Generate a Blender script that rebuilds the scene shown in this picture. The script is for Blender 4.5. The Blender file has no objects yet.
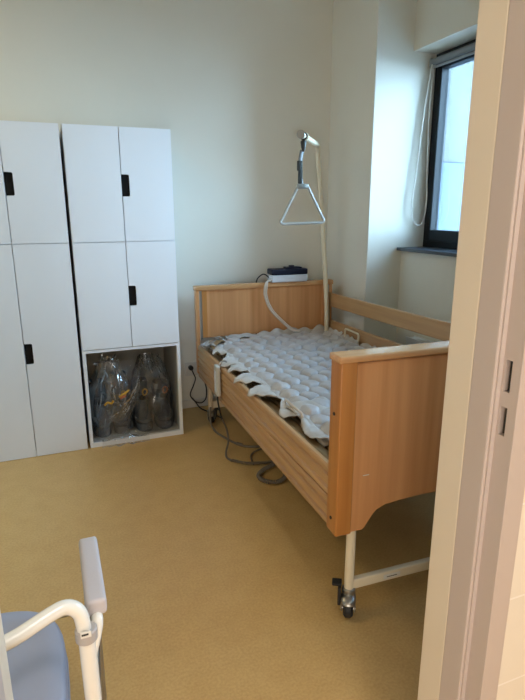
import bpy, bmesh, math, random
from mathutils import Vector, Matrix, noise
random.seed(7)
C = bpy.context.scene.collection
PI = math.pi

# ------------------------------------------------------------------ materials
def mat(name, col, rough=.5, metal=0, spec=.5, var=None, vscale=8, bump=0, bscale=60, coat=0, detail=4):
    m = bpy.data.materials.new(name); m.use_nodes = True
    nt = m.node_tree; b = nt.nodes['Principled BSDF']
    b.inputs['Base Color'].default_value = (*col, 1)
    b.inputs['Roughness'].default_value = rough
    b.inputs['Metallic'].default_value = metal
    b.inputs['Specular IOR Level'].default_value = spec
    b.inputs['Coat Weight'].default_value = coat
    tc = nt.nodes.new('ShaderNodeTexCoord')
    if var:
        n = nt.nodes.new('ShaderNodeTexNoise'); n.inputs['Scale'].default_value = vscale
        n.inputs['Detail'].default_value = detail
        nt.links.new(tc.outputs['Object'], n.inputs['Vector'])
        r = nt.nodes.new('ShaderNodeValToRGB')
        r.color_ramp.elements[0].position = .35; r.color_ramp.elements[1].position = .65
        r.color_ramp.elements[0].color = (*col, 1); r.color_ramp.elements[1].color = (*var, 1)
        nt.links.new(n.outputs['Fac'], r.inputs['Fac'])
        nt.links.new(r.outputs['Color'], b.inputs['Base Color'])
    if bump:
        n2 = nt.nodes.new('ShaderNodeTexNoise'); n2.inputs['Scale'].default_value = bscale
        nt.links.new(tc.outputs['Object'], n2.inputs['Vector'])
        bp = nt.nodes.new('ShaderNodeBump'); bp.inputs['Strength'].default_value = bump
        bp.inputs['Distance'].default_value = .004
        nt.links.new(n2.outputs['Fac'], bp.inputs['Height'])
        nt.links.new(bp.outputs['Normal'], b.inputs['Normal'])
    return m

def wood(name, c1, c2, axis, rough=.35):
    m = bpy.data.materials.new(name); m.use_nodes = True
    nt = m.node_tree; b = nt.nodes['Principled BSDF']
    b.inputs['Roughness'].default_value = rough
    tc = nt.nodes.new('ShaderNodeTexCoord'); mp = nt.nodes.new('ShaderNodeMapping')
    s = [34, 34, 34]; s[axis] = 1.3; mp.inputs['Scale'].default_value = s
    nt.links.new(tc.outputs['Object'], mp.inputs['Vector'])
    n = nt.nodes.new('ShaderNodeTexNoise'); n.inputs['Scale'].default_value = 1; n.inputs['Detail'].default_value = 6
    nt.links.new(mp.outputs['Vector'], n.inputs['Vector'])
    mp2 = nt.nodes.new('ShaderNodeMapping'); s2 = [7, 7, 7]; s2[axis] = .15; mp2.inputs['Scale'].default_value = s2
    nt.links.new(tc.outputs['Object'], mp2.inputs['Vector'])
    n2 = nt.nodes.new('ShaderNodeTexNoise'); n2.inputs['Scale'].default_value = 1; n2.inputs['Detail'].default_value = 1
    nt.links.new(mp2.outputs['Vector'], n2.inputs['Vector'])
    mx = nt.nodes.new('ShaderNodeMix'); mx.data_type = 'FLOAT'; mx.inputs['Factor'].default_value = .45
    nt.links.new(n.outputs['Fac'], mx.inputs['A']); nt.links.new(n2.outputs['Fac'], mx.inputs['B'])
    r = nt.nodes.new('ShaderNodeValToRGB')
    r.color_ramp.elements[0].position = .36; r.color_ramp.elements[1].position = .64
    r.color_ramp.elements[0].color = (*c1, 1); r.color_ramp.elements[1].color = (*c2, 1)
    nt.links.new(mx.outputs['Result'], r.inputs['Fac'])
    nt.links.new(r.outputs['Color'], b.inputs['Base Color'])
    return m

def tile_mat():
    m = bpy.data.materials.new('wall_tile'); m.use_nodes = True
    nt = m.node_tree; b = nt.nodes['Principled BSDF']; b.inputs['Roughness'].default_value = .2
    tc = nt.nodes.new('ShaderNodeTexCoord'); sp = nt.nodes.new('ShaderNodeSeparateXYZ'); cb = nt.nodes.new('ShaderNodeCombineXYZ')
    nt.links.new(tc.outputs['Object'], sp.inputs[0])
    nt.links.new(sp.outputs['X'], cb.inputs['X']); nt.links.new(sp.outputs['Z'], cb.inputs['Y'])
    mp = nt.nodes.new('ShaderNodeMapping'); mp.inputs['Location'].default_value = (0.09, -.191, 0)
    nt.links.new(cb.outputs[0], mp.inputs['Vector'])
    bk = nt.nodes.new('ShaderNodeTexBrick'); bk.offset = 0
    bk.inputs['Color1'].default_value = (.84, .77, .67, 1); bk.inputs['Color2'].default_value = (.85, .785, .68, 1)
    bk.inputs['Mortar'].default_value = (.93, .88, .82, 1)
    bk.inputs['Scale'].default_value = 1; bk.inputs['Mortar Size'].default_value = .0025
    bk.inputs['Brick Width'].default_value = .3; bk.inputs['Row Height'].default_value = .229
    nt.links.new(mp.outputs[0], bk.inputs['Vector']); nt.links.new(bk.outputs['Color'], b.inputs['Base Color'])
    return m

def floor_mat():
    m = bpy.data.materials.new('linoleum'); m.use_nodes = True
    nt = m.node_tree; b = nt.nodes['Principled BSDF']
    b.inputs['Roughness'].default_value = .38; b.inputs['Specular IOR Level'].default_value = .35
    tc = nt.nodes.new('ShaderNodeTexCoord')
    def nz(s, d):
        n = nt.nodes.new('ShaderNodeTexNoise'); n.inputs['Scale'].default_value = s; n.inputs['Detail'].default_value = d
        nt.links.new(tc.outputs['Object'], n.inputs['Vector']); return n
    a, c = nz(110, 4), nz(11, 3)
    mx = nt.nodes.new('ShaderNodeMix'); mx.data_type = 'FLOAT'; mx.inputs['Factor'].default_value = .3
    nt.links.new(a.outputs['Fac'], mx.inputs['A']); nt.links.new(c.outputs['Fac'], mx.inputs['B'])
    r = nt.nodes.new('ShaderNodeValToRGB'); e = r.color_ramp.elements
    e[0].position = .36; e[1].position = .62
    e[0].color = (.50, .315, .115, 1); e[1].color = (.585, .385, .155, 1)
    nt.links.new(mx.outputs['Result'], r.inputs['Fac']); nt.links.new(r.outputs['Color'], b.inputs['Base Color'])
    return m

def clear_mat(name, tint, gloss_rough, fac_min, fac_gain, bump=0, diffuse=0):
    """thin clear sheet: lets light straight through, mirrors a little at grazing angles"""
    m = bpy.data.materials.new(name); m.use_nodes = True
    nt = m.node_tree; nt.nodes.clear()
    out = nt.nodes.new('ShaderNodeOutputMaterial'); t = nt.nodes.new('ShaderNodeBsdfTransparent')
    g = nt.nodes.new('ShaderNodeBsdfGlossy'); mx = nt.nodes.new('ShaderNodeMixShader')
    t.inputs['Color'].default_value = (*tint, 1); g.inputs['Roughness'].default_value = gloss_rough
    lw = nt.nodes.new('ShaderNodeLayerWeight'); lw.inputs['Blend'].default_value = .25
    ma = nt.nodes.new('ShaderNodeMath'); ma.operation = 'MULTIPLY_ADD'
    ma.inputs[1].default_value = fac_gain; ma.inputs[2].default_value = fac_min
    nt.links.new(lw.outputs['Fresnel'], ma.inputs[0]); nt.links.new(ma.outputs[0], mx.inputs['Fac'])
    nt.links.new(t.outputs[0], mx.inputs[1]); nt.links.new(g.outputs[0], mx.inputs[2])
    last = mx
    if diffuse:
        d = nt.nodes.new('ShaderNodeBsdfDiffuse'); d.inputs['Color'].default_value = (.8, .82, .84, 1)
        m2 = nt.nodes.new('ShaderNodeMixShader'); m2.inputs['Fac'].default_value = diffuse
        nt.links.new(mx.outputs[0], m2.inputs[1]); nt.links.new(d.outputs[0], m2.inputs[2]); last = m2
    nt.links.new(last.outputs[0], out.inputs['Surface'])
    return m

M = dict(
    wall=mat('painted_wall', (.735, .705, .61), .75, var=(.75, .72, .625), vscale=3, bump=.05, bscale=220),
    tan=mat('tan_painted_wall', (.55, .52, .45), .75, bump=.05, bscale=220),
    ceil=mat('ceiling_paint', (.62, .60, .55), .8, bump=.03),
    skirt=mat('skirting_grey', (.62, .60, .55), .5, bump=.02),
    floor=floor_mat(), tile=tile_mat(),
    cab=mat('cabinet_white', (.80, .83, .87), .38, var=(.81, .84, .88), vscale=2),  # white tinted bluer, cool window light put into the colour
    cabshade=mat('cabinet_inside_shade', (.34, .33, .30), .5, var=(.36, .35, .32), vscale=4),  # white inside greyed, shade of the open box put into the colour
    black=mat('black_plastic', (.004, .004, .005), .6, spec=.2, bump=.02),
    shadowgap=mat('black_felt', (.01, .01, .01), .9, bump=.02),
    beechv=wood('beech_vertical', (.52, .235, .085), (.66, .33, .14), 2),
    beechx=wood('beech_cross', (.50, .255, .105), (.66, .375, .175), 0, .22),
    beechy=wood('beech_long', (.40, .22, .095), (.56, .335, .155), 1),
    orange=wood('oiled_beech_post', (.40, .155, .035), (.54, .235, .062), 2),
    slat=wood('slat_wood', (.18, .11, .05), (.26, .165, .08), 0, .5),
    steel=mat('brushed_steel', (.42, .42, .41), .32, 1, bump=.02),
    darksteel=mat('bronzed_steel', (.32, .22, .11), .34, .5, bump=.02),
    zinc=mat('zinc', (.38, .37, .34), .3, .85, bump=.02),
    cream=mat('cream_enamel', (.74, .65, .47), .32, bump=.01, var=(.76, .67, .49), vscale=5),
    beigemetal=mat('beige_enamel', (.66, .55, .40), .35, bump=.01),
    rubber=mat('dark_rubber', (.012, .012, .012), .6, bump=.03),
    navy=mat('navy_plastic', (.004, .007, .024), .5, spec=.3, bump=.02),
    pumpwhite=mat('pale_plastic', (.62, .65, .70), .4, bump=.02),
    handset=mat('grey_handset_plastic', (.52, .53, .49), .4, bump=.02),
    hose=mat('beige_hose', (.60, .50, .40), .5, bump=.02),
    cable=mat('grey_cable', (.15, .12, .085), .55, bump=.02),
    blackcable=mat('black_cable', (.012, .012, .013), .5, bump=.02),
    pad=mat('pad_fabric', (.46, .435, .42), .42, var=(.54, .515, .495), vscale=14, bump=.35, bscale=55),
    padedge=mat('pad_border_fabric', (.47, .42, .36), .5, var=(.58, .55, .51), vscale=9, bump=.25, bscale=45),
    padunder=mat('pad_underside', (.36, .25, .12), .6, var=(.42, .30, .16), vscale=8, bump=.2, bscale=50),
    frame=mat('anthracite_frame', (.005, .008, .011), .45, spec=.3, bump=.02),
    silld=mat('dark_sill', (.06, .075, .095), .35, bump=.02),
    blind=mat('grey_blind_fabric', (.20, .21, .22), .6, bump=.1, bscale=300),
    blindcase=mat('pale_blind_bar', (.24, .24, .235), .5, bump=.02),
    bead=mat('white_bead', (.75, .73, .66), .4, bump=.02),
    jamb=mat('door_frame_paint', (.54, .46, .42), .42, var=(.55, .47, .43), vscale=3),
    lining=mat('door_lining_paint', (.74, .65, .52), .5, var=(.75, .66, .53), vscale=3),
    lock=mat('dark_lock_metal', (.045, .045, .04), .45, .5, bump=.02),
    radiator=mat('radiator_white', (.70, .70, .67), .4, bump=.01),
    socket=mat('socket_white', (.62, .60, .55), .4, bump=.01),
    seat=mat('blue_grey_plastic', (.30, .32, .40), .42, bump=.05, bscale=120, var=(.31, .33, .41), vscale=5),
    armpad=mat('grey_armrest_foam', (.50, .46, .47), .5, bump=.06, bscale=160),
    whiteenamel=mat('white_enamel', (.80, .76, .68), .22, bump=.01),
    collar=mat('grey_collar', (.42, .38, .35), .5, bump=.02),
    label=mat('paper_label', (.70, .68, .62), .5, bump=.01),
    ink=mat('dark_print', (.03, .03, .03), .6, bump=.01),
    bootg=mat('grey_boot_fabric', (.052, .058, .066), .7, var=(.08, .087, .096), vscale=14, bump=.2, bscale=80),
    bootsole=mat('grey_boot_sole', (.078, .083, .09), .6, var=(.10, .106, .114), vscale=10, bump=.1),
    yellow=mat('yellow_strap', (.55, .30, .03), .5, bump=.05),
    redbrown=mat('rust_strap', (.35, .10, .03), .5, bump=.05),
    bag=clear_mat('clear_polythene', (.93, .94, .95), .09, .05, .85, diffuse=.025),
    glass=clear_mat('window_glass', (.93, .96, .97), .02, .02, .5),
    stucco=mat('speckled_render', (.17, .17, .165), .8, var=(.13, .133, .13), vscale=26, bump=.3, bscale=40),
    panelblue=mat('pale_blue_panel', (.10, .135, .19), .6, var=(.105, .14, .195), vscale=2),
    outdoor=mat('pale_paving', (.42, .42, .40), .8, var=(.36, .36, .34), vscale=1.5, bump=.1),
)

# ------------------------------------------------------------------ mesh helpers
class MB:
    def __init__(s): s.b = bmesh.new()
    def box(s, x0, x1, y0, y1, z0, z1, bev=0, seg=2, zf=None, mtx=None):
        vs = [s.b.verts.new((x, y, z)) for x in (x0, x1) for y in (y0, y1) for z in (z0, z1)]
        f = []
        for q in ((0, 1, 3, 2), (4, 6, 7, 5), (0, 4, 5, 1), (2, 3, 7, 6), (0, 2, 6, 4), (1, 5, 7, 3)):
            f.append(s.b.faces.new([vs[i] for i in q]))
        if bev:
            es = list({e for g in f for e in g.edges})
            r = bmesh.ops.bevel(s.b, geom=es, offset=bev, segments=seg, affect='EDGES', profile=.6)
            vs = list({v for g in r['faces'] for v in g.verts} | {v for v in vs if v.is_valid})
        for v in vs:
            if mtx is not None: v.co = mtx @ v.co
            if zf: v.co.z += zf(v.co)
        return s
    def prism(s, pts, axis, a, b, bev=0):
        """polygon pts (2D in the other two axes, in order) extruded along axis from a to b"""
        def mk(p, t):
            c = [0, 0, 0]; o = [i for i in range(3) if i != axis]
            c[axis] = t; c[o[0]] = p[0]; c[o[1]] = p[1]; return c
        A = [s.b.verts.new(mk(p, a)) for p in pts]; B = [s.b.verts.new(mk(p, b)) for p in pts]
        n = len(pts)
        fs = [s.b.faces.new(A), s.b.faces.new(B[::-1])]
        caps = list(fs[0].edges) + list(fs[1].edges)
        for i in range(n): fs.append(s.b.faces.new((A[i], B[i], B[(i+1) % n], A[(i+1) % n])))
        if bev: bmesh.ops.bevel(s.b, geom=caps, offset=bev, segments=2, affect='EDGES')
        return s
    def tube(s, pts, r, n=10, smooth=0, cap=True):
        P = [Vector(p) for p in pts]
        if smooth: P = catmull(P, smooth)
        rings = []; up = None
        for i, p in enumerate(P):
            t = (P[min(i+1, len(P)-1)] - P[max(i-1, 0)]).normalized()
            if up is None:
                up = Vector((0, 0, 1)) if abs(t.z) < .9 else Vector((1, 0, 0))
            u = (up - t*up.dot(t)).normalized(); w = t.cross(u); up = u
            rr = r[i*len(r)//len(P)] if isinstance(r, (list, tuple)) else r
            rings.append([s.b.verts.new(p + (u*math.cos(a) + w*math.sin(a))*rr) for a in (2*PI*k/n for k in range(n))])
        for a, b in zip(rings, rings[1:]):
            for k in range(n): s.b.faces.new((a[k], a[(k+1) % n], b[(k+1) % n], b[k]))
        if cap:
            s.b.faces.new(rings[0][::-1]); s.b.faces.new(rings[-1])
        return s
    def cyl(s, p0, p1, r, n=20, bev=0):
        p0, p1 = Vector(p0), Vector(p1); t = (p1-p0).normalized(); L = (p1-p0).length
        if bev:
            prof = [(0, r-bev), (bev, r), (L-bev, r), (L, r-bev)]
        else: prof = [(0, r), (L, r)]
        up = Vector((0, 0, 1)) if abs(t.z) < .9 else Vector((1, 0, 0))
        u = (up - t*up.dot(t)).normalized(); w = t.cross(u)
        rings = [[s.b.verts.new(p0 + t*h + (u*math.cos(a)+w*math.sin(a))*q) for a in (2*PI*k/n for k in range(n))] for h, q in prof]
        for a, b in zip(rings, rings[1:]):
            for k in range(n): s.b.faces.new((a[k], a[(k+1) % n], b[(k+1) % n], b[k]))
        s.b.faces.new(rings[0][::-1]); s.b.faces.new(rings[-1]); return s
    def loft(s, rings, closed=True, cap0=True, cap1=True):
        R = [[s.b.verts.new(p) for p in r] for r in rings]; n = len(R[0])
        for a, b in zip(R, R[1:]):
            for k in range(n if closed else n-1):
                s.b.faces.new((a[k], a[(k+1) % n], b[(k+1) % n], b[k]))
        if closed and cap0: s.b.faces.new(R[0][::-1])
        if closed and cap1: s.b.faces.new(R[-1])
        return s
    def grid(s, f, nu, nv):
        V = [[s.b.verts.new(f(i/nu, j/nv)) for j in range(nv+1)] for i in range(nu+1)]
        for i in range(nu):
            for j in range(nv): s.b.faces.new((V[i][j], V[i+1][j], V[i+1][j+1], V[i][j+1]))
        return s
    def build(s, name, m, parent=None, smooth=False, origin=None, solid=0, kind=None, angle=40):
        bmesh.ops.recalc_face_normals(s.b, faces=s.b.faces)
        if origin is not None:
            for v in s.b.verts: v.co -= Vector(origin)
        me = bpy.data.meshes.new(name); s.b.to_mesh(me); s.b.free()
        o = bpy.data.objects.new(name, me); C.objects.link(o)
        me.materials.append(m)
        if origin is not None: o.location = origin
        if smooth:
            me.polygons.foreach_set('use_smooth', [True]*len(me.polygons))
            me.set_sharp_from_angle(angle=math.radians(angle))
        if solid:
            md = o.modifiers.new('solid', 'SOLIDIFY'); md.thickness = solid; md.offset = 0
        if parent: o.parent = parent
        if kind: o['kind'] = kind
        return o

def catmull(P, k):
    out = []
    for i in range(len(P)-1):
        a, b, c, d = P[max(i-1, 0)], P[i], P[i+1], P[min(i+2, len(P)-1)]
        for j in range(k):
            t = j/k
            out.append(.5*((2*b) + (c-a)*t + (2*a-5*b+4*c-d)*t*t + (3*b-a-3*c+d)*t**3))
    out.append(P[-1]); return out

def tag(o, label, cat, group=None):
    o['label'] = label; o['category'] = cat
    if group: o['group'] = group
    return o
def thing(name, label, cat, loc=(0, 0, 0), rz=0, group=None):
    o = bpy.data.objects.new(name, None); C.objects.link(o)
    o.location = loc; o.rotation_euler = (0, 0, rz); o.empty_display_size = .1
    return tag(o, label, cat, group)
def copy_tree(o, parent=None):
    c = o.copy(); C.objects.link(c); c.parent = parent
    for ch in list(o.children): copy_tree(ch, c)
    return c
def struct(mb, name, m, parent=None, smooth=False):
    return mb.build(name, m, parent, smooth, kind='structure')

# ------------------------------------------------------------------ room shell
WT = 2.595                                               # outer face of the right wall
XL, YB, XR, XN, H = -2.4, 3.78, 2.03, 2.31, 3.08      # left wall, back wall, pillar face, window wall, ceiling
YF, YF0 = .87, .71                                       # room side / hall side of the door wall
struct(MB().box(XL, WT, -1.6, YB, -.1, 0), 'floor', M['floor'])
struct(MB().box(XL-.1, WT, -1.7, YB+.1, H, H+.12), 'ceiling', M['ceil'])
struct(MB().box(XL-.1, WT, YB, YB+.12, 0, H), 'wall_back', M['wall'])
struct(MB().box(XL-.1, XL, -1.6, YB, 0, H), 'wall_left', M['tan'])
struct(MB().box(XR, WT, 3.19, YB, 0, H, .004, 1), 'wall_pillar', M['wall'])
WY0, WY1, WZ0, WZ1, WT = .98, 3.19, 1.185, 2.45, 2.595  # window opening in the right wall
w = MB()
w.box(XN, WT, .71, WY1, 0, WZ0); w.box(XN, WT, .71, WY1, WZ1, H); w.box(XN, WT, .71, WY0, WZ0, WZ1)
struct(w, 'wall_right', M['wall'])
# door wall: room side painted, hall side tiled on the right
DL, DR, DH = -.134, .767, 2.12
w = MB()
w.box(XL, DL-.05, YF0+.04, YF, 0, H); w.box(DR+.05, XN, YF0+.04, YF, 0, H); w.box(DL-.05, DR+.05, YF0+.04, YF, DH+.05, H)
struct(w, 'wall_front', M['tan'])
w = MB()
w.box(DR+.063, XN, YF0, YF0+.04, 0, H); w.box(XL, DL-.063, YF0, YF0+.04, 0, H); w.box(DL-.063, DR+.063, YF0, YF0+.04, DH+.063, H)
struct(w, 'wall_tiled', M['tile'])
struct(MB().box(XN, XN+.1, -1.6, .71, 0, H), 'wall_hall', M['wall'])
struct(MB().box(XL-.1, XN+.1, -1.7, -1.6, 0, H), 'wall_rear', M['wall'])
# skirting (grey strip folded up from the floor)
struct(MB().box(XL, XR, YB-.012, YB, 0, .065, .003, 1), 'baseboard_back', M['skirt'])
struct(MB().box(XR-.012, XR, 3.178, YB-.012, 0, .065, .003, 1), 'baseboard_pillar', M['skirt'])
struct(MB().box(XN-.012, XN, YF, 3.178, 0, .065, .003, 1), 'baseboard_right', M['skirt'])
struct(MB().box(XL, XL+.012, YF, YB-.012, 0, .065, .003, 1), 'baseboard_left', M['skirt'])

# door frame: lining towards the room, painted frame with rebate towards the hall
door = bpy.data.objects.new('door_1', None); C.objects.link(door); door['kind'] = 'structure'
def jamb_lining(sx, x):
    a, b = sorted((x, x+sx*.05))
    return MB().box(a, b, .80, .874, 0, DH, .003, 2)
jamb_lining(1, DR).build('lining', M['lining'], door); jamb_lining(-1, DL).build('lining', M['lining'], door)
MB().box(DL-.05, DR+.05, .80, .874, DH, DH+.05, .003, 2).build('lining', M['lining'], door)
def frame_jamb(x, s, holes):
    m = MB()
    def bx(u0, u1, y0, y1, z0, z1, bev=0):
        a, b = sorted((x+s*u0, x+s*u1)); m.box(a, b, y0, y1, z0, z1, bev, 2)
    bx(.0, .05, .742, .80, 0, DH, .003)
    bx(.006, .05, .738, .7425, 0, DH)                        # seal groove line
    H0 = [1.034, 1.092, 1.122, 1.185] if holes else []
    zs = [0] + H0 + [DH]
    for i in range(0, len(zs), 2): bx(.016, .06, .6985, .739, zs[i], zs[i+1])
    for i in range(1, len(zs)-1, 2):
        bx(.016, .06, .732, .739, zs[i], zs[i+1]); bx(.016, .06, .6985, .7165, zs[i], zs[i+1])
        bx(.04, .06, .7165, .732, zs[i], zs[i+1])
    bx(.016, .064, .6945, .6995, 0, DH, .002)                # front lip facing the hall
    return m
frame_jamb(DR, 1, True).build('frame_post', M['jamb'], door)
frame_jamb(DL, -1, False).build('frame_post', M['jamb'], door)
m = MB(); m.box(DL-.05, DR+.05, .742, .80, DH, DH+.05, .003); m.box(DL-.064, DR+.064, .6945, .742, DH+.0, DH+.064, .002)
m.build('frame_head', M['jamb'], door)
for z0, z1 in ((1.036, 1.090), (1.124, 1.183)):
    MB().box(DR+.030, DR+.041, .717, .7315, z0, z1).cyl((DR+.030, .726, z0), (DR+.030, .726, z1), .006, 12).build('strike_plate', M['lock'], door)

# window
win = bpy.data.objects.new('window_1', None); C.objects.link(win); win['kind'] = 'structure'
fx = 2.475
def ring(m, x0, x1, y0, y1, z0, z1, wy, wz0, wz1, bev=.003):
    m.box(x0, x1, y0, y0+wy, z0, z1, bev); m.box(x0, x1, y1-wy, y1, z0, z1, bev)
    m.box(x0, x1, y0+wy-.001, y1-wy+.001, z0, z0+wz0, bev); m.box(x0, x1, y0+wy-.001, y1-wy+.001, z1-wz1, z1, bev)
m = MB(); ring(m, fx+.012, fx+.085, WY0, WY1-.004, 1.205, WZ1-.004, .042, .055, .06)
m.box(fx+.012, fx+.085, 2.38, 2.45, 1.25, 2.40, .003); m.box(fx+.012, fx+.085, 1.68, 1.75, 1.25, 2.40, .003)
m.build('window_frame', M['frame'], win)
for (a, b) in ((1.015, 1.690), (1.740, 2.390), (2.440, 3.150)):
    m = MB(); ring(m, fx-.002, fx+.06, a, b, 1.25, 2.405, .048, .075, .06, .005)
    sash = m.build('sash', M['frame'], win)
    MB().box(fx+.03, fx+.036, a+.04, b-.04, 1.32, 2.35).build('pane', M['glass'], sash)
m = MB().box(2.268, fx+.02, WY0+.002, WY1-.001, WZ0, WZ0+.022, .004, 2); m.build('window_sill', M['silld'], win)
# outer wall reveal and neighbouring wing of the building seen through the glass; near-side blocker is added, unseen
w = MB().box(WT, 9, 4.4, 4.6, 1.905, 9); struct(w, 'wall_outside', M['stucco'])
w = MB().box(WT, 9, 4.37, 4.6, -3, 1.90, .01); struct(w, 'wall_outside_lower', M['panelblue'])
struct(MB().box(WT, 5.2, -.35, -.1, -3, 9), 'outside_light_blocker', M['outdoor'])  # unseen blocker, added to shade the window reveal
struct(MB().box(WT+.3, 30, -25, 4.4, -3.2, -3), 'floor_outside', M['outdoor'])

# roller blind with bead chain
bl = thing('roller_blind', 'dark grey rolled-up roller blind at the top of the window with a white bead chain', 'blind', (2.44, 3.15, 2.33))
L0 = Vector(bl.location)
def bloc(*p): return Vector(p)-L0
m = MB().cyl(bloc(2.450, 1.05, 2.392), bloc(2.450, 3.160, 2.392), .020, 20); m.build('roll', M['blind'], bl, True)
MB().box(*[v for t in ((2.440-L0.x, 2.450-L0.x), (1.05-L0.y, 3.150-L0.y), (2.350-L0.z, 2.366-L0.z)) for v in t], .004).build('bottom_bar', M['blindcase'], bl)
MB().box(2.430-L0.x, 2.468-L0.x, 3.162-L0.y, 3.182-L0.y, 2.362-L0.z, 2.415-L0.z, .006).build('bracket', M['blindcase'], bl)
ch = MB(); loop = [(2.452, 3.140, 2.38), (2.440, 3.14, 2.30), (2.415, 3.14, 2.10), (2.385, 3.14, 1.72), (2.364, 3.14, 1.50), (2.368, 3.14, 1.43), (2.392, 3.14, 1.378),
        (2.420, 3.138, 1.358), (2.450, 3.136, 1.366), (2.472, 3.134, 1.42), (2.478, 3.132, 1.54), (2.464, 3.135, 1.755), (2.452, 3.137, 2.10), (2.462, 3.139, 2.30), (2.466, 3.14, 2.38)]
ch.tube([bloc(p[0]-.012, p[1]+.02, p[2]) for p in loop], .0042, 6, 8); ch.build('bead_chain', M['bead'], bl, True)

# radiator below the window
rad = thing('radiator', 'white panel radiator under the window behind the bed', 'radiator', (2.233, 2.3, .12))
MB().box(-.035, .03, -.62, .62, 0, .5, .006).build('panel', M['radiator'], rad)
m = MB()
for i in range(40): m.box(-.028, .024, -.60+i*.0305, -.60+i*.0305+.012, .498, .508)
m.box(-.04, -.032, -.62, .62, .49, .512, .002); m.box(.027, .033, -.62, .62, .49, .512, .002)
m.build('grille', M['radiator'], rad)
m = MB()
for i in range(24): m.box(-.041, -.034, -.59+i*.05, -.565+i*.05, .03, .47, .003, 1)
m.build('fins', M['radiator'], rad)
for y in (-.58, .58): MB().cyl((0, y, -.12), (0, y, .01), .008, 10).build('pipe', M['radiator'], rad, True)
for y in (-.45, .45): MB().box(.03, .0765, y-.02, y+.02, .1, .42).build('wall_bracket', M['radiator'], rad)

# ------------------------------------------------------------------ storage cabinets
CY = 3.30
def door_mesh(x0, x1, z0, z1, notch=None, hz=0):
    """door front, with a rounded grip cut out of one edge"""
    m = MB()
    g = .0018; x0 += g; x1 -= g; z0 += g; z1 -= g
    pts = [(x0, z0), (x1, z0), (x1, z1), (x0, z1)]
    if notch == 'left':
        a, b, d, r = hz-.062, hz+.062, .044, .008
        arc = [(x0, z1), (x0, b), (x0+d-r, b), (x0+d-r*.3, b-r*.3), (x0+d, b-r), (x0+d, a+r), (x0+d-r*.3, a+r*.3), (x0+d-r, a), (x0, a)]
        pts = [(x0, z0), (x1, z0), (x1, z1)] + arc
    m.prism(pts, 1, CY, CY+.018, .0012)
    return m
def cabinet(name, x0, label, rows, cubby):
    t = thing(name, label, 'cabinet', (x0+.3, CY+.02, 0))
    o = Vector(t.location)
    def put(mb, n, mt, par=t, **k):
        for v in mb.b.verts: v.co -= o
        return mb.build(n, mt, par, **k)
    m = MB(); D0, D1 = CY+.0195, CY+.475; z1 = 1.92; k = .018
    fy = CY+.004 if cubby else D0
    m.box(x0, x0+k, D0, D1, 0, z1); m.box(x0+.6-k, x0+.6, D0, D1, 0, z1)
    m.box(x0+k, x0+.6-k, D0, D1, z1-k, z1); m.box(x0+k, x0+.6-k, D0, D1, 0, .03)
    m.box(x0+k, x0+.6-k, D0, D1, 1.271, 1.289); m.box(x0+k, x0+.6-k, D1-.008, D1, .03, z1-k)
    if cubby:
        m.box(x0+k, x0+.6-k, D0, D1, .615, .638)
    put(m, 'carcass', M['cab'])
    if cubby:
        m = MB(); m.box(x0, x0+.02, fy, D0+.01, 0, .636, .001); m.box(x0+.58, x0+.6, fy, D0+.01, 0, .636, .001)
        m.box(x0+.02, x0+.58, fy, D0+.01, 0, .03, .001); m.box(x0+.02, x0+.58, fy, D0+.01, .618, .636, .001)
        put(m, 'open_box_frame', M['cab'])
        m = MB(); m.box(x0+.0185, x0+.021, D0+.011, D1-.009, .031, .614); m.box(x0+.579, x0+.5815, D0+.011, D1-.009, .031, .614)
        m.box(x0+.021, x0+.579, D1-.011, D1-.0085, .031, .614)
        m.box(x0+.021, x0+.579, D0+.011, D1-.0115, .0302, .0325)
        put(m, 'box_interior_shade', M['cabshade'])  # thin dark sheets standing in for shade on the white panels
    for (a, b, hz) in rows:
        for side in (0, 1):
            xa = x0+.3*side
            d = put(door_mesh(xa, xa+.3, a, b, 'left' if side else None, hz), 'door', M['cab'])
            if side:
                h = MB(); h.prism([(xa+.002, hz-.06), (xa+.040, hz-.06), (xa+.044, hz-.054), (xa+.044, hz+.054), (xa+.040, hz+.06), (xa+.002, hz+.06)], 1, CY+.010, CY+.0175)
                put(h, 'grip_recess', M['black'], d)
    return t
cabinet('storage_cabinet', -.488, 'white four-door cabinet at left with tall lower doors reaching the floor', [(1.28, 1.92, 1.60), (0, 1.28, .648)], False)
cabinet('storage_cabinet', .128, 'white cabinet beside the bed with four equal doors above an open box holding bags', [(1.28, 1.92, 1.60), (.638, 1.28, .956)], True)

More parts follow.
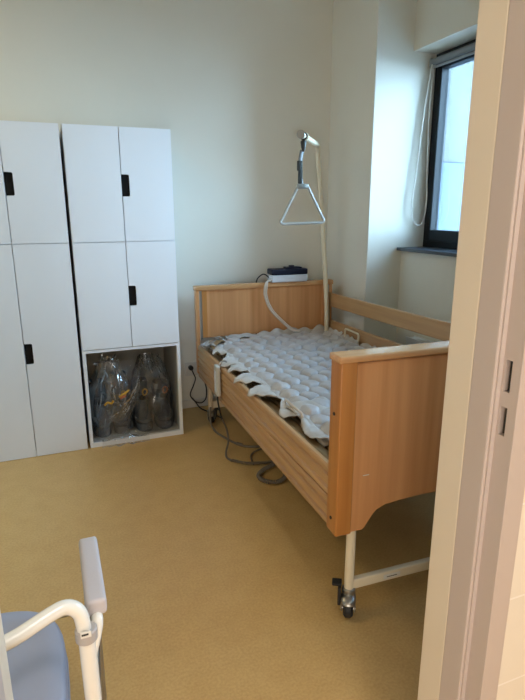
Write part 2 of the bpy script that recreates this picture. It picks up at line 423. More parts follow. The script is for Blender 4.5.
# ------------------------------------------------------------------ padded boots in clear bags
def ell(cx, cy, rx, ry, z, n=24, p=2.6, tilt=0):
    out = []
    for k in range(n):
        a = 2*PI*k/n; c, s = math.cos(a), math.sin(a)
        out.append((cx+rx*math.copysign(abs(c)**(2/p), c), cy+ry*math.copysign(abs(s)**(2/p), s), z + tilt*(cy+ry*s)))
    return out
def make_boot(h, strapm, label):
    t = thing('padded_boot', label, 'boot', group='grey boots bagged in the open cabinet box')
    # toes towards -y
    m = MB(); m.loft([ell(0, 0, .052, .128, 0), ell(0, 0, .058, .137, .006), ell(0, 0, .059, .138, .045), ell(0, .001, .056, .134, .052)])
    m.build('sole', M['bootsole'], t, True)
    m = MB()
    rings = [ell(0, 0, .053, .128, .050), ell(0, .002, .055, .128, .075), ell(0, .014, .053, .113, .105), ell(0, .036, .047, .088, .13), ell(0, .052, .044, .068, .155),
             ell(0, .058, .047, .062, .19), ell(0, .06, .052, .064, .23), ell(0, .061, .055, .066, h-.015), ell(0, .061, .050, .061, h), ell(0, .061, .043, .054, h-.01), ell(0, .061, .035, .046, h-.06)]
    m.loft(rings); m.build('upper', M['bootg'], t, True, angle=60)
    m = MB(); m.loft([ell(0, -.001, .0575, .131, .066), ell(0, -.001, .060, .134, .070), ell(0, 0, .060, .133, .080), ell(0, .003, .0565, .127, .084)], cap0=False, cap1=False)
    m.build('toe_band', M['bootsole'], t, True, solid=.002)
    for z, sx in ((.168, .049), (.225, .055)):
        m = MB(); m.loft([ell(0, .058, sx, .066, z-.014), ell(0, .058, sx+.003, .069, z-.012), ell(0, .058, sx+.003, .069, z+.012), ell(0, .058, sx, .066, z+.014)], cap0=False, cap1=False)
        s = m.build('strap', M['bootg'] if z > .2 else M['bootsole'], t, True, solid=.002)
    MB().cyl((.006, -.004, .2), (.006, -.014, .198), .021, 20, .003).build('buckle', M['black'], t, True)
    pts = [(.012, -.012, .215), (.030, -.022, .225), (.036, -.024, .250), (.022, -.020, .262), (.008, -.014, .245), (.012, -.012, .215)]
    MB().tube(pts, .0055, 8, 6).build('pull_loop', strapm, t, True)
    return t
for i, (bx, by, h, sm, lb, rz) in enumerate((
        (.215, 3.50, .33, M['bootg'], 'grey padded boot standing furthest left in the open cabinet box', .05),
        (.352, 3.50, .37, M['yellow'], 'grey padded boot second from the left behind crumpled clear plastic', -.06),
        (.490, 3.49, .31, M['yellow'], 'grey padded boot with yellow pull loop third from the left in the cabinet box', .03),
        (.628, 3.49, .28, M['redbrown'], 'grey padded boot furthest right against the open box side', -.04))):
    b = make_boot(h, sm, lb); b.location = (bx, by, .0327); b.rotation_euler.z = rz
def make_bag(x0, x1, y0, y1, top, seed, label, twist):
    o3 = ((x0+x1)/2, (y0+y1)/2, .0335)
    m = MB(); cx, cy, rx, ry = 0, 0, (x1-x0)/2, (y1-y0)/2
    prof = [(0, .96), (.03, 1.0), (.08, 1.0), (.14, .98), (.2, .96), (.26, .95), (.32, .9), (.37, .8), (.41, .66), (.45, .52), (.49, .40), (top-.03, .30), (top, .36)]
    rings = []
    for z, f in prof:
        r = []
        for k in range(44):
            a = 2*PI*k/44
            c, s = math.cos(a), math.sin(a)
            x = rx*f*math.copysign(abs(c)**.75, c); y = ry*f*math.copysign(abs(s)**.75, s)
            nn = noise.noise(Vector((c*2.2+seed, s*2.2, z*9)))*.028 + noise.noise(Vector((c*6+seed, s*6, z*22)))*.012
            am = min(1, z/.06)
            x += c*nn*am; y += s*nn*am
            x += twist*max(0, z-.25)
            y += -.25*max(0, z-.3)*.4
            r.append((max(-rx-.004, min(rx+.004, x)), max(-ry-.03, min(ry, y)), z + am*noise.noise(Vector((c*3, s*3+seed, 5)))*.012))
        rings.append(r)
    m.loft(rings, cap0=False, cap1=False)
    # loose front skirt of the bag spilling over the lip of the box
    b = m.build('plastic_bag', M['bag'], origin=None)
    b.location = o3
    return tag(b, label, 'bag', 'clear plastic bags in the cabinet')
make_bag(.156, .418, 3.335, 3.66, .52, 3.1, 'crumpled clear plastic bag around the two left boots in the open box', .02)
make_bag(.424, .700, 3.338, 3.66, .44, 8.7, 'clear plastic bag around the two right boots in the open box', -.05)
def spill(name, pts_top, label, seed):
    m = MB(); x0, x1 = pts_top
    def f(u, v):
        x = x0+(x1-x0)*u; n = noise.noise(Vector((u*7+seed, v*3, 1)))
        path = [(3.345, .06), (3.318, .045), (3.294, .035), (3.286, .012), (3.268+n*.02, .006)]
        k = v*4; i = min(3, int(k)); t = k-i
        y = path[i][0]*(1-t)+path[i+1][0]*t; z = path[i][1]*(1-t)+path[i+1][1]*t
        return (x+n*.01*v, y-abs(n)*.008, max(.003, z+n*.010*v))
    m.grid(f, 36, 12)
    return m
o = spill('x', (.20, .50), '', 2).build('plastic_sheet', M['bag'], origin=(.35, 3.30, .01))
tag(o, 'thin clear plastic flap spilling over the front lip of the open cabinet box', 'plastic sheet')
# crinkled loose film billowing in front of the two left boots
m = MB()
def film(u, v):
    x = .20 + .22*u + .05*math.sin(v*3.0); z = .14+.40*v
    w = math.sin(u*PI)*(.02+.04*math.sin(v*PI))
    n = noise.noise(Vector((u*5, v*6, 4)))*.022 + noise.noise(Vector((u*13, v*13, 9)))*.010
    return (x + n*.6 + .06*(v-.5)*(u-.5), 3.372-w+n*.5, z+n*.4 + .05*(u-.5)*(1-v))
m.grid(film, 26, 34)
o = m.build('plastic_wrap', M['bag'], origin=(.31, 3.36, .3)); tag(o, 'twisted shiny clear plastic wrap in front of the second boot, with yellow tie', 'plastic wrap')
m = MB().tube([(-.075, -.044, -.030), (-.055, -.049, -.012), (-.035, -.051, -.022), (-.02, -.052, -.004)], .0065, 8, 6)
m.build('yellow_tie', M['yellow'], o, True)
m = MB().tube([(.015, -.054, .018), (.035, -.056, .030), (.062, -.050, .040), (.080, -.042, .052)], .0065, 8, 6)
m.build('yellow_tie', M['yellow'], o, True)
MB().tube([(.022, -.058, .006), (.04, -.060, .016), (.055, -.056, .020)], .008, 8, 5).build('dark_red_knot', M['redbrown'], o, True)

# ------------------------------------------------------------------ bed
BED = thing('hospital_bed', 'hospital bed with beech head and foot boards, lowered grooved side rail and castors', 'bed', (.835, 1.43, 0), -math.radians(2.05))
BW, BL = 1.05, 2.15
def T(y, z0, slope=-.0275): return z0 + slope*y          # frame stands slightly lower at the head end
# foot board
fb = MB()
fb.box(.064, BW-.064, .006, .034, .44, .99)
arch = lambda: None
pts = [(.06, .975), (.06, .352), (.112, .352)]
for k in range(1, 10):
    a = k/9; pts.append((.112+.02*a*a+.068*a, .352+.085*math.sin(a*PI/2)**1.25))
pts += [(.26, .443), (.36, .447), (BW-.36, .447), (BW-.26, .443)]
for k in range(9, 0, -1):
    a = k/9; pts.append((BW-(.112+.02*a*a+.068*a), .352+.085*math.sin(a*PI/2)**1.25))
pts += [(BW-.112, .352), (BW-.06, .352), (BW-.06, .975)]
footboard = MB().prism(pts, 1, .010, .050, .003).build('footboard', M['beechv'], BED)
fb.b.free()
for x0 in (0, BW-.06):
    MB().box(x0, x0+.062, 0, .074, .352, .984, .006, 3).build('corner_post', M['orange'], footboard, True)
MB().box(-.008, BW+.008, -.004, .077, .981, 1.005, .009, 4).build('top_rail', M['beechx'], footboard, True)
for z in (.80, .41): MB().cyl((-.0005, .037, z), (-.0035, .037, z), .006, 12).build('bolt', M['lock'], footboard)
MB().box(.104, .128, .0085, .0100, .566, .5685).build('scratch', M['label'], footboard)
# head board
hy = BL
headboard = MB().box(.04, BW-.04, hy+.006, hy+.03, .585, .925).build('headboard', M['beechv'], BED)
for x0, s in ((0, 1), (BW, -1)):
    a, b = sorted((x0, x0+s*.026)); MB().box(a, b, hy-.004, hy+.045, .325, .925, .005, 3).build('corner_post', M['beechv'], headboard, True)
    a, b = sorted((x0+s*.027, x0+s*.045)); MB().box(a, b, hy-.001, hy+.02, .575, .920, .002).build('guide_channel', M['steel'], headboard)
    a, b = sorted((x0+s*.046, x0+s*.082)); MB().box(a, b, hy, hy+.035, .585, .925, .003).build('inner_stile', M['orange'] if s > 0 else M['beechv'], headboard)
MB().box(-.006, BW+.006, hy-.012, hy+.052, .92, .955, .012, 4).build('top_rail', M['beechx'], headboard, True)
# lowered side rail (two grooved boards) on the left
def rail_board(x, zlo, zhi, y0, y1, side, prof=True):
    """board with rounded edges and two long grooves on its outer face"""
    h = zhi-zlo; t = .024
    P = [(0.004, 0), (t-.004, 0), (t, .006), (t, h-.006), (t-.004, h), (.005, h), (0, h-.008)]
    if prof:
        P += [(0, h*.78), (.009, h*.73), (.009, h*.68), (0, h*.64), (0, h*.34), (.009, h*.30), (.009, h*.25), (0, h*.20)]
    P += [(0, .006)]
    pts = [(x + (p if side > 0 else -p), zlo+q) for p, q in P]
    if side < 0: pts = pts[::-1]
    return MB().prism(pts, 1, y0, y1)
def tilt(mb, slope=-.0262):
    for v in mb.b.verts: v.co.z += slope*v.co.y
    return mb
for z0 in (.358, .478):
    tilt(rail_board(.004, z0, z0+.114, .072, BL-.006, 1)).build('side_rail', M['beechy'], BED, True, angle=25)
# raised side rail on the right
for (z0, h) in ((.812, .10), (.60, .11)):
    tilt(rail_board(BW-.005, z0, z0+h, .076, BL-.006, -1, False), -.026).build('side_rail', M['beechy'], BED, True, angle=25)
MB().box(BW-.045, BW-.030, BL-.04, BL-.012, .60, .87, .003).build('rail_guide', M['darksteel'], BED)
# lying surface: frame tubes, slats
for x0 in (.045, BW-.095):
    tilt(MB().box(x0, x0+.04, .076, BL-.008, .515, .572, .008, 3)).build('frame_tube', M['darksteel'], BED, True)
m = MB()
for i in range(15): m.box(.085, BW-.095, .12+i*.137, .12+i*.137+.075, .545, .556, .003)
tilt(m).build('slat_base', M['slat'], BED)
tilt(MB().box(.10, .122, .10, BL-.05, .50, .566, .004)).build('inner_rail', M['slat'], BED)
for y, z in ((.076, .49), (1.0, .455), (BL-.06, .445)): MB().box(.085, BW-.095, y, y+.04, z, z+.045, .005).build('cross_member', M['slat'], BED)
MB().box(.46, .60, .75, 1.2, .30, .40, .02, 3).build('lift_motor', M['beigemetal'], BED, True)
m = MB()
for x in (.16, .9): m.box(x, x+.03, .45, BL-.12, .36, .40, .004)
for y in (.45, 1.05, BL-.15): m.box(.16, .93, y, y+.03, .365, .395, .004)
m.build('under_frame', M['slat'], BED)
# legs and castors
def leg(x, y, ztop):
    return MB().cyl((x, y, .085), (x, y, ztop), .0175, 20, .002)
legs = [(.082, .034, .40), (BW-.082, .034, .40), (.045, BL-.17, .50), (BW-.045, BL-.17, .50)]
for x, y, z in legs: leg(x, y, z).build('leg', M['cream'] if y < 1 else M['beigemetal'], BED, True)
MB().box(.09, BW-.09, .022, .046, .098, .138, .005, 3).build('foot_brace', M['cream'], BED, True)
MB().box(.06, BW-.06, BL-.182, BL-.158, .118, .168, .005, 3).build('head_brace', M['beigemetal'], BED, True)
lb = MB().box(.222, .295, .0205, .0218, .108, .127, .0005, 1).build('rating_label', M['label'], BED)
m = MB(); m.box(.236, .280, .0195, .0206, .116, .1185)
m.build('printed_line', M['ink'], lb)
def castor(x, y, rz):
    t = Matrix.Translation((x, y, 0)) @ Matrix.Rotation(rz, 4, 'Z')
    def pl(mb):
        for v in mb.b.verts: v.co = t @ v.co
        return mb
    # collar, fork; wheel offset towards local -y
    m = MB().cyl((0, 0, .080), (0, 0, .104), .025, 20, .004)
    m.loft([ell(0, -.004, .020, .022, .083), ell(0, -.012, .027, .034, .074), ell(0, -.016, .028, .038, .066), ell(0, -.018, .028, .037, .060)])
    for s in (-1, 1): m.box(s*.0235-.002, s*.0235+.002, -.038, -.008, .026, .066, .0015)
    c = pl(m).build('castor', M['zinc'], BED, True)
    m = MB()
    m.cyl((-.018, -.026, .036), (.018, -.026, .036), .036, 28, .009)
    pl(m).build('wheel', M['rubber'], c, True)
    MB_ = MB().cyl((-.027, -.026, .036), (.027, -.026, .036), .009, 14)
    pl(MB_).build('axle', M['zinc'], c, True)
    m = MB().box(-.062, -.026, -.012, .022, .110, .121, .004).box(-.040, -.0275, -.028, .012, .040, .113, .004)
    pl(m).build('brake_pedal', M['rubber'], c, True)
for (x, y, z), rz in zip(legs, (-.5, -.4, 2.7, 3.4)): castor(x, y, rz)
# mattress retaining hoops
def hoop(x, y0, y1, z0, z1, r=.0065):
    k = .022
    return MB().tube([(x, y0, z0), (x, y0, z1-k), (x, y0+.006*(1 if y1 > y0 else -1), z1-.006), (x, y0+k*(1 if y1 > y0 else -1), z1),
                      (x, y1-k*(1 if y1 > y0 else -1), z1), (x, y1-.006*(1 if y1 > y0 else -1), z1-.006), (x, y1, z1-k), (x, y1, z0)], r, 10, 3)
hoop(.097, .515, .715, .50, .607).build('mattress_hoop', M['hose'], BED, True)
hoop(BW-.05, 1.64, 1.83, .50, .648).build('mattress_hoop', M['cream'], BED, True)
tilt(MB().tube([(.02, 2.0, .60), (.06, 2.06, .625), (.10, 2.09, .63)], .006, 8, 4)).build('mattress_hoop', M['hose'], BED, True)

# ------------------------------------------------------------------ alternating pressure pad lying on the bed
RZ = BED.matrix_basis.copy()
RZ = Matrix.Translation(BED.location) @ Matrix.Rotation(BED.rotation_euler.z, 4, 'Z')
pad = thing('mattress_pad', 'pale bubble-cell air mattress pad spread over the bed with ragged flaps', 'mattress pad', BED.location, BED.rotation_euler.z)
PX0, PX1, PY0, PY1 = .10, 1.0, .16, 2.125
px, py = .080, .117
def pz(y): return .580 - .012*y
def pad_h(x, y):
    # pillow cells in columns, every second column shifted by half a cell; creases where cells meet
    d1 = d2 = 9; w_ = 1
    i0 = round(x/px)
    for i in (i0-1, i0, i0+1):
        off = .5*py if i % 2 else 0
        j = round((y-off)/py)
        for jj in (j-1, j, j+1):
            d = math.hypot((x-i*px)*1.12, y-off-jj*py)
            if d < d1: d2, d1, w_ = d1, d, .85+.3*noise.cell(Vector((i+.5, jj+.5, 3.5)))
            elif d < d2: d2 = d
    return .035*w_*math.sqrt(max(0, 1-(d1/d2)**2.2))
m = MB()
def pf(u, v):
    x = PX0+(PX1-PX0)*u; y = PY0+(PY1-PY0)*v
    e = min(1, min(u, 1-u)*18, min(v, 1-v)*36)
    wob = .008*noise.noise(Vector((x*6, y*6, 0)))
    z = pz(y)+pad_h(x, y)*(.25+.75*e)+wob+.006
    return (x+.004*noise.noise(Vector((x*9, y*9, 3))), y, z)
m.grid(pf, 130, 290)
m.build('bubble_cells', M['pad'], pad, True, angle=70)
def flap(x, y, yw, out, drop, seed, side=-1, curl=.02, up=0, sk=0):
    """one loose pointed tongue of the pad's border; hangs outwards over the bed frame"""
    mb = MB(); tip = .15+.7*abs(math.sin(seed*1.7))
    def f(u, v):
        yy = y+yw*((v-.5)*(1-.25*u))
        pk = max(0, 1-abs(v-tip)*1.25)
        d = out*u*(.35+.85*pk)
        n = noise.noise(Vector((u*2+seed, v*3, seed)))*.014*u + noise.noise(Vector((u*5+seed, v*6, 2)))*.005
        fold = abs(((v*2.5+seed) % 1)-.5)*.035*u
        return (x+side*d+n*.3, yy+n*.4, pz(y)+.010+up*math.sin(u*PI*.6)-drop*(u*pk)**2+fold-.008*u+n)
    mb.grid(f, 12, 20)
    return mb
fl = [(1.99, .20, .10, .028, 1.2), (1.80, .24, .085, .02, 2.2), (1.58, .25, .11, .03, 3.7), (1.36, .24, .10, .03, 5.1), (1.13, .26, .115, .03, 6.4), (.90, .27, .12, .025, 7.9), (.66, .26, .085, .012, 9.3), (.42, .30, .07, .02, 11.2)]
for (y, w_, o_, d_, s_) in fl:
    flap(.125, y, w_, o_, d_, s_, up=.012).build('border_flap', M['padedge'], pad, True, solid=.003, angle=80)
for (y, w_, o_, d_, s_) in ((2.0, .25, .045, .0, 1.7), (1.75, .28, .03, 0, 2.9), (1.45, .3, .03, 0, 4.9), (1.1, .35, .03, 0, 6.1)):
    flap(.985, y, w_, o_, d_, s_, side=1, up=.03, curl=.012).build('border_flap', M['padedge'], pad, True, solid=.003, angle=80)
# border at the head end, rumpled against the head board
m = MB()
m.grid(lambda u, v: (.20+.80*u, 2.10+.035*v, pz(2.1)+.016+.04*v*(.5+abs(noise.noise(Vector((u*7, 1, 2)))))+.02*noise.noise(Vector((u*9, v*2, 4)))), 60, 5)
m.build('head_border', M['padedge'], pad, True, solid=.003, angle=80)
# raised corner flap at the head end and its brown underside
m = MB(); m.grid(lambda u, v: (.175-.05*v-.02*u, 1.985+.10*u, pz(2)+.018+.055*v*(1-u*.6)), 6, 6); m.build('corner_flap', M['pad'], pad, True, solid=.003)
m = MB(); m.grid(lambda u, v: (.065+.13*u, 1.93+.10*v+.03*u, pz(2)-.006+.055*math.sin(u*PI)*(1-.35*v)+.008*noise.noise(Vector((u*4, v*4, 1)))), 10, 8); m.build('underside_fold', M['padunder'], pad, True, solid=.003, angle=80)
m = MB(); m.grid(lambda u, v: (-.002+.075*u, 2.06+.05*v*u-.015*v, pz(2)-.010+.02*v+.01*u), 6, 5); m.build('corner_tip', M['pad'], pad, True, solid=.003)
# hanging folds at the foot end
m = MB()
def fold(u, v):
    y = .70-.42*v; x = .095+.19*u-.02*math.sin(v*9)*(1-u)
    return (x, y, pz(y)+.030-.035*(1-u)*(.3+v)+.018*math.sin(v*PI*3)*(1-u)+.015*noise.noise(Vector((u*4, v*5, 2))))
m.grid(fold, 14, 26); m.build('foot_fold', M['padedge'], pad, True, solid=.003, angle=80)
m = MB()
def fold2(u, v):
    y = .44-.20*v+.05*u; x = .09+.11*u
    return (x+.015*math.sin(v*7), y, pz(y)+.024-.085*(1-u)**1.4*(.4+.6*v)+.012*noise.noise(Vector((u*5, v*6, 7))))
m.grid(fold2, 14, 16); m.build('hanging_fold', M['padedge'], pad, True, solid=.003, angle=80)

# ------------------------------------------------------------------ pump on the head board
pump = thing('air_pump', 'small navy and pale grey air pump box standing on the headboard rail', 'pump', RZ @ Vector((.695, BL+.022, .9555)), BED.rotation_euler.z)
MB().box(-.137, .137, -.05, .055, 0, .052, .008, 3).build('lower_case', M['pumpwhite'], pump, True)
m = MB().box(-.140, .140, -.053, .058, .0525, .094, .012, 4); m.box(-.02, .10, -.035, .04, .092, .106, .006, 3)
m.build('upper_case', M['navy'], pump, True)
m = MB().cyl((.03, -.0, .105), (.03, 0, .116), .022, 20, .004); m.build('dial', M['navy'], pump, True)
m = MB()
for dx in (0, .014):
    m.tube([(-.135, -.030, .020), (-.172, -.045, .012), (-.199+dx, -.072, -.012), (-.200+dx, -.062, -.085), (-.160+dx, -.062, -.185), (-.08+dx, -.066, -.275), (.0+dx, -.085, -.345), (.04+dx, -.12, -.352)], .0068, 8, 7)
m.build('air_hose', M['hose'], pump, True)
MB().tube([(-.136, .02, .03), (-.17, .03, .055), (-.20, .045, .04), (-.222, .055, .0), (-.225, .062, -.10), (-.22, .07, -.42)], .0045, 8, 7).build('power_cord', M['blackcable'], pump, True)

# ------------------------------------------------------------------ lifting pole and triangle handle
pole = thing('lifting_pole', 'cream bent lifting pole rising at the head of the bed', 'pole', RZ @ Vector((.988, 2.095, .45)), BED.rotation_euler.z)
o = Vector((.988, 2.095, .45))
pp = [(.988, 2.095, .45), (.980, 2.10, .80), (.958, 2.12, 1.18), (.925, 2.135, 1.60), (.910, 2.145, 1.78), (.904, 2.142, 1.825), (.895, 2.125, 1.858), (.878, 2.093, 1.880), (.848, 2.045, 1.888), (.67, 1.77, 1.882), (.482, 1.47, 1.868)]
m = MB().tube([Vector(p)-o for p in pp], .0165, 14, 6); m.build('bent_tube', M['cream'], pole, True)
a, b = Vector(pp[-2])-o, Vector(pp[-1])-o; d = (b-a).normalized()
MB().cyl(b-d*.006, b+d*.012, .023, 20, .003).build('end_cap', M['zinc'], pole, True)
c0 = b-d*.10
m = MB().cyl(c0-d*.010, c0+d*.010, .0215, 20, .002); m.build('stop_ring', M['black'], pole, True)
c1 = b-d*.13
m = MB().cyl(c1-d*.004, c1+d*.004, .025, 20, .002); m.build('stop_ring', M['cream'], pole, True)
# handle
hp = RZ @ (o + c0)
han = thing('trapeze_handle', 'grey triangular grab handle hanging by a strap from the lifting pole', 'handle', hp, BED.rotation_euler.z)
m = MB().loft([ell(0, 0, .010, .012, -.022, 16), ell(0, 0, .017, .016, -.03, 16), ell(0, 0, .013, .013, -.06, 16), ell(0, 0, .006, .006, -.085, 16)]); m.build('hook', M['lock'], han, True)
m = MB()
w2, z0, z1 = .130, -.492, -.285
tri = [(-.022, -.278), (-.034, -.285), (-w2+.006, z0+.030), (-w2-.004, z0+.012), (-w2+.010, z0), (0, z0+.002), (w2-.010, z0+.008), (w2+.004, z0+.020), (w2-.006, z0+.038), (.034, -.285), (.022, -.278), (-.022, -.278)]
def dens(P):
    out = []
    for p, q in zip(P, P[1:]):
        n = max(1, int((Vector(p)-Vector(q)).length/.03))
        out += [tuple(Vector(p).lerp(Vector(q), i/n)) for i in range(n)]
    return out+[P[-1]]
ca, sa = math.cos(-.15), math.sin(-.15)
m.tube([(x*ca, x*sa, z) for x, z in dens(tri)], .0082, 10, 2); m.build('triangle_grip', mat('grey_grip', (.40, .42, .41), .4, bump=.05), han, True)
m = MB()
m.grid(lambda u, v: (-.008-.012*math.sin(v*PI)+.024*(u-.5), .002*math.sin(v*9), -.075-.19*v), 2, 14); m.build('strap', mat('grey_webbing', (.22, .24, .25), .6, bump=.15, bscale=300), han, True, solid=.004)
MB().box(-.036, -.006, -.008, .010, -.19, -.135, .004).box(-.030, -.004, -.006, .008, -.262, -.185, .004).build('strap_buckle', M['lock'], han, True)
MB().box(-.034, .034, -.012, .012, -.292, -.262, .006).build('clamp', M['zinc'], han, True)

# ------------------------------------------------------------------ hand control with coiled cable
hc = thing('hand_control', 'pale grey hand control hooked on the bed side rail, with coiled cable', 'remote control', RZ @ Vector((-.016, 1.535, .43)), BED.rotation_euler.z)
MB().box(-.012, .012, -.034, .034, -.060, .128, .007, 3).build('handset_body', M['handset'], hc, True)
MB().box(-.0145, -.0115, -.022, .022, -.035, .095, .002).build('key_panel', M['pumpwhite'], hc)
m = MB().tube([(.010, -.004, .124), (.022, -.004, .148), (.050, -.004, .150), (.062, -.004, .135)], .005, 8, 4); m.build('hook', M['zinc'], hc, True)
inv = (Matrix.Translation(hc.location) @ Matrix.Rotation(BED.rotation_euler.z, 4, 'Z')).inverted()
def wl(*p): return inv @ Vector(p)
start = Matrix.Translation(hc.location) @ Matrix.Rotation(BED.rotation_euler.z, 4, 'Z') @ Vector((0, 0, -.052))
m = MB().tube([wl(*start), wl(start.x, start.y, .33), wl(start.x+.01, start.y+.0, .27), wl(.905, 2.99, .20)], .0055, 8, 6); m.build('cable_lead', M['blackcable'], hc, True)
m = MB().tube([wl(.905, 2.99, .20), wl(.935, 3.0, .13), wl(.935, 2.96, .06), wl(.90, 2.90, .02), wl(.885, 2.84, .010), wl(.90, 2.785, .010)], .0065, 8, 6); m.build('cable_middle', M['cable'], hc, True)
def coil(path, R, r, turns):
    P = catmull([Vector(p) for p in path], 40)
    L = [0]
    for a, b in zip(P, P[1:]): L.append(L[-1]+(b-a).length)
    out = []; N = turns*10; k = 0
    for i in range(N+1):
        s = L[-1]*i/N
        while k < len(L)-2 and L[k+1] < s: k += 1
        t = (s-L[k])/max(1e-6, L[k+1]-L[k]); p = P[k].lerp(P[k+1], t); d = (P[k+1]-P[k]).normalized()
        u = d.cross(Vector((0, 0, 1))).normalized(); a = 2*PI*i/10
        out.append(p + u*R*math.cos(a) + Vector((0, 0, 1))*R*math.sin(a))
    return MB().tube(out, r, 6)
coil([wl(.90, 2.785, .014), wl(.955, 2.725, .014), wl(1.03, 2.695, .014), wl(1.12, 2.675, .014)], .0065, .0028, 34).build('coiled_cable', M['cable'], hc, True)
coil([wl(1.12, 2.675, .016), wl(1.10, 2.635, .016), wl(1.03, 2.60, .016), wl(.975, 2.54, .016), wl(.99, 2.47, .016), wl(1.05, 2.44, .016), wl(1.11, 2.48, .016), wl(1.15, 2.58, .016)], .0095, .0034, 55).build('coiled_cable', M['cable'], hc, True)

# mains cables
m = MB().tube([(.945, 3.39, .13), (.925, 3.33, .05), (.935, 3.25, .009), (.965, 3.12, .008), (1.0, 3.02, .008), (1.04, 2.955, .008), (1.11, 2.92, .008), (1.20, 2.91, .008), (1.30, 2.97, .008)], .0075, 8, 8)
o = m.build('mains_cable', M['cable'], None, True, origin=(1.03, 3.0, .008)); tag(o, 'thick grey bed cable lying on the floor from the head castor to under the bed', 'cable')
m = MB().cyl((1.005, 3.005, .011), (1.03, 2.965, .011), .011, 12, .002)
for v in m.b.verts: v.co -= Vector((1.03, 3.0, .008))
m.build('cable_joint', M['cable'], o, True)
m = MB().tube([(1.18, 2.88, .008), (1.10, 2.87, .008), (1.035, 2.82, .008), (1.01, 2.74, .008), (1.0, 2.69, .012)], .0055, 8, 8)
o = m.build('floor_cable', M['cable'], None, True, origin=(1.05, 2.82, .008)); tag(o, 'short thin grey cable arching across the floor above the coiled cable', 'cable')
# wall socket with plugged cord
so = thing('wall_socket', 'white wall socket plate low on the back wall between cabinet and bed', 'socket', (.915, YB, .315))
MB().box(-.052, .05, -.010, -.0005, -.06, .045, .004).build('plate', M['socket'], so)
m = MB().cyl((-.012, -.0105, .008), (-.012, -.0125, .008), .02, 20); m.build('socket_ring', M['socket'], so, True)
pl = thing('power_plug', 'black plug in the wall socket with its black cord curling down', 'plug', (.903, YB-.0128, .323))
MB().cyl((0, 0, 0), (0, -.032, 0), .018, 18, .004).build('plug_body', M['blackcable'], pl, True)
P0 = Vector(pl.location)
m = MB().tube([Vector(p)-P0 for p in ((.903, 3.737, .318), (.918, 3.735, .28), (.932, 3.74, .238), (.915, 3.74, .185), (.890, 3.735, .135), (.892, 3.735, .10), (.925, 3.73, .06), (.97, 3.73, .045), (1.005, 3.73, .075), (1.012, 3.73, .14), (1.005, 3.74, .20))], .0045, 8, 7)
m.build('cord', M['blackcable'], pl, True)
m = MB().tube([Vector(p)-P0 for p in ((.90, 3.73, .092), (.915, 3.71, .07), (.95, 3.68, .02), (1.0, 3.6, .009), (1.05, 3.45, .009))], .0045, 8, 7)
m.build('cord', M['blackcable'], pl, True)

# ------------------------------------------------------------------ commode chair just inside the doorway
cc = thing('commode_chair', 'white tubular commode chair with blue grey seat and grey armrests inside the doorway', 'chair', (-.27, 1.05, 0))
o = Vector(cc.location)
def rel(mb):
    for v in mb.b.verts: v.co -= o
    return mb
def seatring(f, z, n=48):
    out = []
    for k in range(n):
        a = 2*PI*k/n; c, s = math.cos(a), math.sin(a); e = .62 if s > 0 else .5
        out.append((-.269+.217*f*math.copysign(abs(c)**.72, c), 1.085+.222*f*math.copysign(abs(s)**e, s)*(1 if s < 0 else 1), z))
    return out
m = MB().loft([seatring(.96, .425), seatring(1.0, .432), seatring(1.0, .462), seatring(.985, .474), seatring(.95, .480), seatring(.80, .4805), seatring(.5, .478), seatring(.1, .477)])
seat = rel(m).build('seat', M['seat'], cc, True, angle=50)
m = MB().loft([seatring(.99, .400), seatring(1.012, .404), seatring(1.012, .422), seatring(.99, .4245)]); rel(m).build('pan_rim', M['seat'], cc, True)
for s in (1, -1):
    X = lambda x: -.265+s*(x+.265)
    m = MB().cyl((X(.0005), .957, .05), (X(-.003), .955, .635), .0165, 20); rel(m).build('leg', M['whiteenamel'], cc, True)
    m = MB().cyl((X(.018), 1.31, .05), (X(.020), 1.235, .56), .0145, 20); rel(m).build('leg', M['zinc'], cc, True)
    for yy in (.957, 1.312):
        rel(MB().cyl((X(.0005 if yy < 1 else .018), yy, 0), (X(.0005 if yy < 1 else .018), yy, .055), .022, 18, .004)).build('rubber_foot', M['collar'], cc, True)
    c = rel(MB().cyl((X(-.003), .955, .628), (X(-.003), .955, .656), .0215, 20, .003)).build('collar', M['collar'], cc, True)
    if s > 0:
        st = rel(MB().box(-.014, .006, .9330, .9345, .650, .664, .0004, 1)).build('sticker', M['label'], cc)
        rel(MB().box(-.012, .001, .9322, .9331, .656, .660)).build('printed_mark', M['ink'], st)
    # arm tube: from the front leg up, under the pad, back down to the rear leg
    m = MB().tube([(X(.020), 1.235, .55), (X(.022), 1.225, .60), (X(.024), 1.19, .645), (X(.022), 1.14, .652), (X(.021), 1.0, .652), (X(.020), .972, .646), (X(.014), .964, .622), (X(.004), .958, .59), (X(-.001), .956, .55)], .0115, 14, 6)
    rel(m).build('arm_tube', M['whiteenamel'], cc, True)
    m = MB().box(X(.021)-.0215, X(.021)+.0215, .982, 1.222, .652, .690, .011, 4); rel(m).build('armrest_pad', M['armpad'], cc, True)
    rel(MB().tube([(X(0), .957, .42), (X(.01), 1.1, .415), (X(.019), 1.22, .41)], .011, 12, 4)).build('side_rail', M['zinc'], cc, True)
m = MB().tube([(-.004, .955, .60), (-.007, .955, .665), (-.014, .957, .696), (-.035, .957, .712), (-.065, .948, .711), (-.13, .922, .700), (-.20, .905, .697), (-.265, .9, .696),
               (-.33, .905, .697), (-.40, .922, .700), (-.465, .948, .705), (-.495, .957, .705), (-.516, .957, .690), (-.523, .955, .665), (-.526, .955, .60)], .0145, 14, 6)
rel(m).build('back_tube', M['whiteenamel'], cc, True)
for (y, z) in ((.957, .40), (1.318, .412)):
    rel(MB().cyl((-.545, y, z), (.018, y, z), .009, 12)).build('cross_tube', M['zinc'], cc, True)

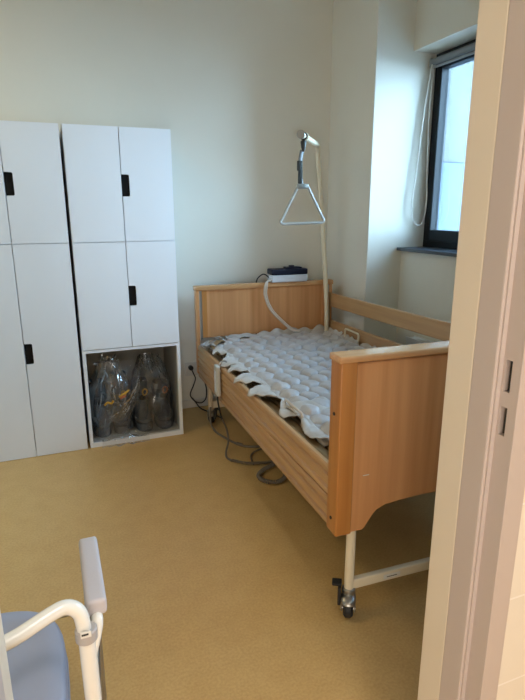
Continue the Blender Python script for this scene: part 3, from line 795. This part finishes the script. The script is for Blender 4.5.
# ------------------------------------------------------------------ light
W = bpy.data.worlds.new('sky'); bpy.context.scene.world = W; W.use_nodes = True
nt = W.node_tree; bg = nt.nodes['Background']
# clear sky: bright pale blue near the horizon, deeper and darker blue overhead
tc = nt.nodes.new('ShaderNodeTexCoord'); sx = nt.nodes.new('ShaderNodeSeparateXYZ'); rp = nt.nodes.new('ShaderNodeValToRGB')
nt.links.new(tc.outputs['Generated'], sx.inputs[0]); nt.links.new(sx.outputs['Z'], rp.inputs['Fac'])
e = rp.color_ramp.elements; e[0].position = .34; e[0].color = (.48, .74, 1.0, 1); e[1].position = .72; e[1].color = (.075, .14, .25, 1)
nt.links.new(rp.outputs['Color'], bg.inputs['Color']); bg.inputs['Strength'].default_value = 34.0
def area(name, loc, rot, sx, sy, power, col, portal=False):
    l = bpy.data.lights.new(name, 'AREA'); l.shape = 'RECTANGLE'; l.size = sx; l.size_y = sy; l.energy = power; l.color = col
    if portal: l.cycles.is_portal = True
    ob = bpy.data.objects.new(name, l); C.objects.link(ob); ob.location = loc; ob.rotation_euler = rot; return ob
area('window_portal', (WT+.03, (WY0+WY1)/2, (WZ0+WZ1)/2), (0, PI/2, 0), WZ1-WZ0, WY1-WY0, 1, (1, 1, 1), True)
area('hall_ceiling_lamp', (.62, -.5, H-.05), (0, 0, 0), .5, .5, 32, (1, .95, .90))
area('hall_fill_light', (-.80, -1.58, .80), (PI/2, 0, 0), 1.2, 1.1, 33, (1, .93, .86))  # unseen fill light, added to brighten the foot board and jamb

area('room_warm_fill', (-1.1, 2.5, H-.04), (0, 0, 0), .6, .6, 15, (1, .78, .42))  # unseen warm fill, added to brighten the upper left wall

# ------------------------------------------------------------------ camera
cam = bpy.data.cameras.new('camera'); co = bpy.data.objects.new('camera', cam); C.objects.link(co)
f, pit, yaw, roll, h = 533.526, .255555, .375388, -.0022911, 1.457482
cam.sensor_fit = 'VERTICAL'; cam.sensor_height = 36; cam.lens = 36*f/700; cam.clip_start = .02
F = Vector((math.sin(yaw)*math.cos(pit), math.cos(yaw)*math.cos(pit), -math.sin(pit)))
r0 = Vector((math.cos(yaw), -math.sin(yaw), 0)); u0 = r0.cross(F)
r = r0*math.cos(roll)+u0*math.sin(roll); u = -r0*math.sin(roll)+u0*math.cos(roll)
mw = Matrix((r, u, -F)).transposed().to_4x4(); mw.translation = (0, 0, h)
co.matrix_world = mw
sc = bpy.context.scene; sc.camera = co
vs = sc.view_settings; vs.view_transform = 'Standard'; vs.look = 'None'; vs.gamma = 1; vs.use_curve_mapping = False; vs.exposure = .12
sc.cycles.max_bounces = 14; sc.cycles.diffuse_bounces = 8; sc.cycles.transparent_max_bounces = 24; sc.cycles.use_denoising = True
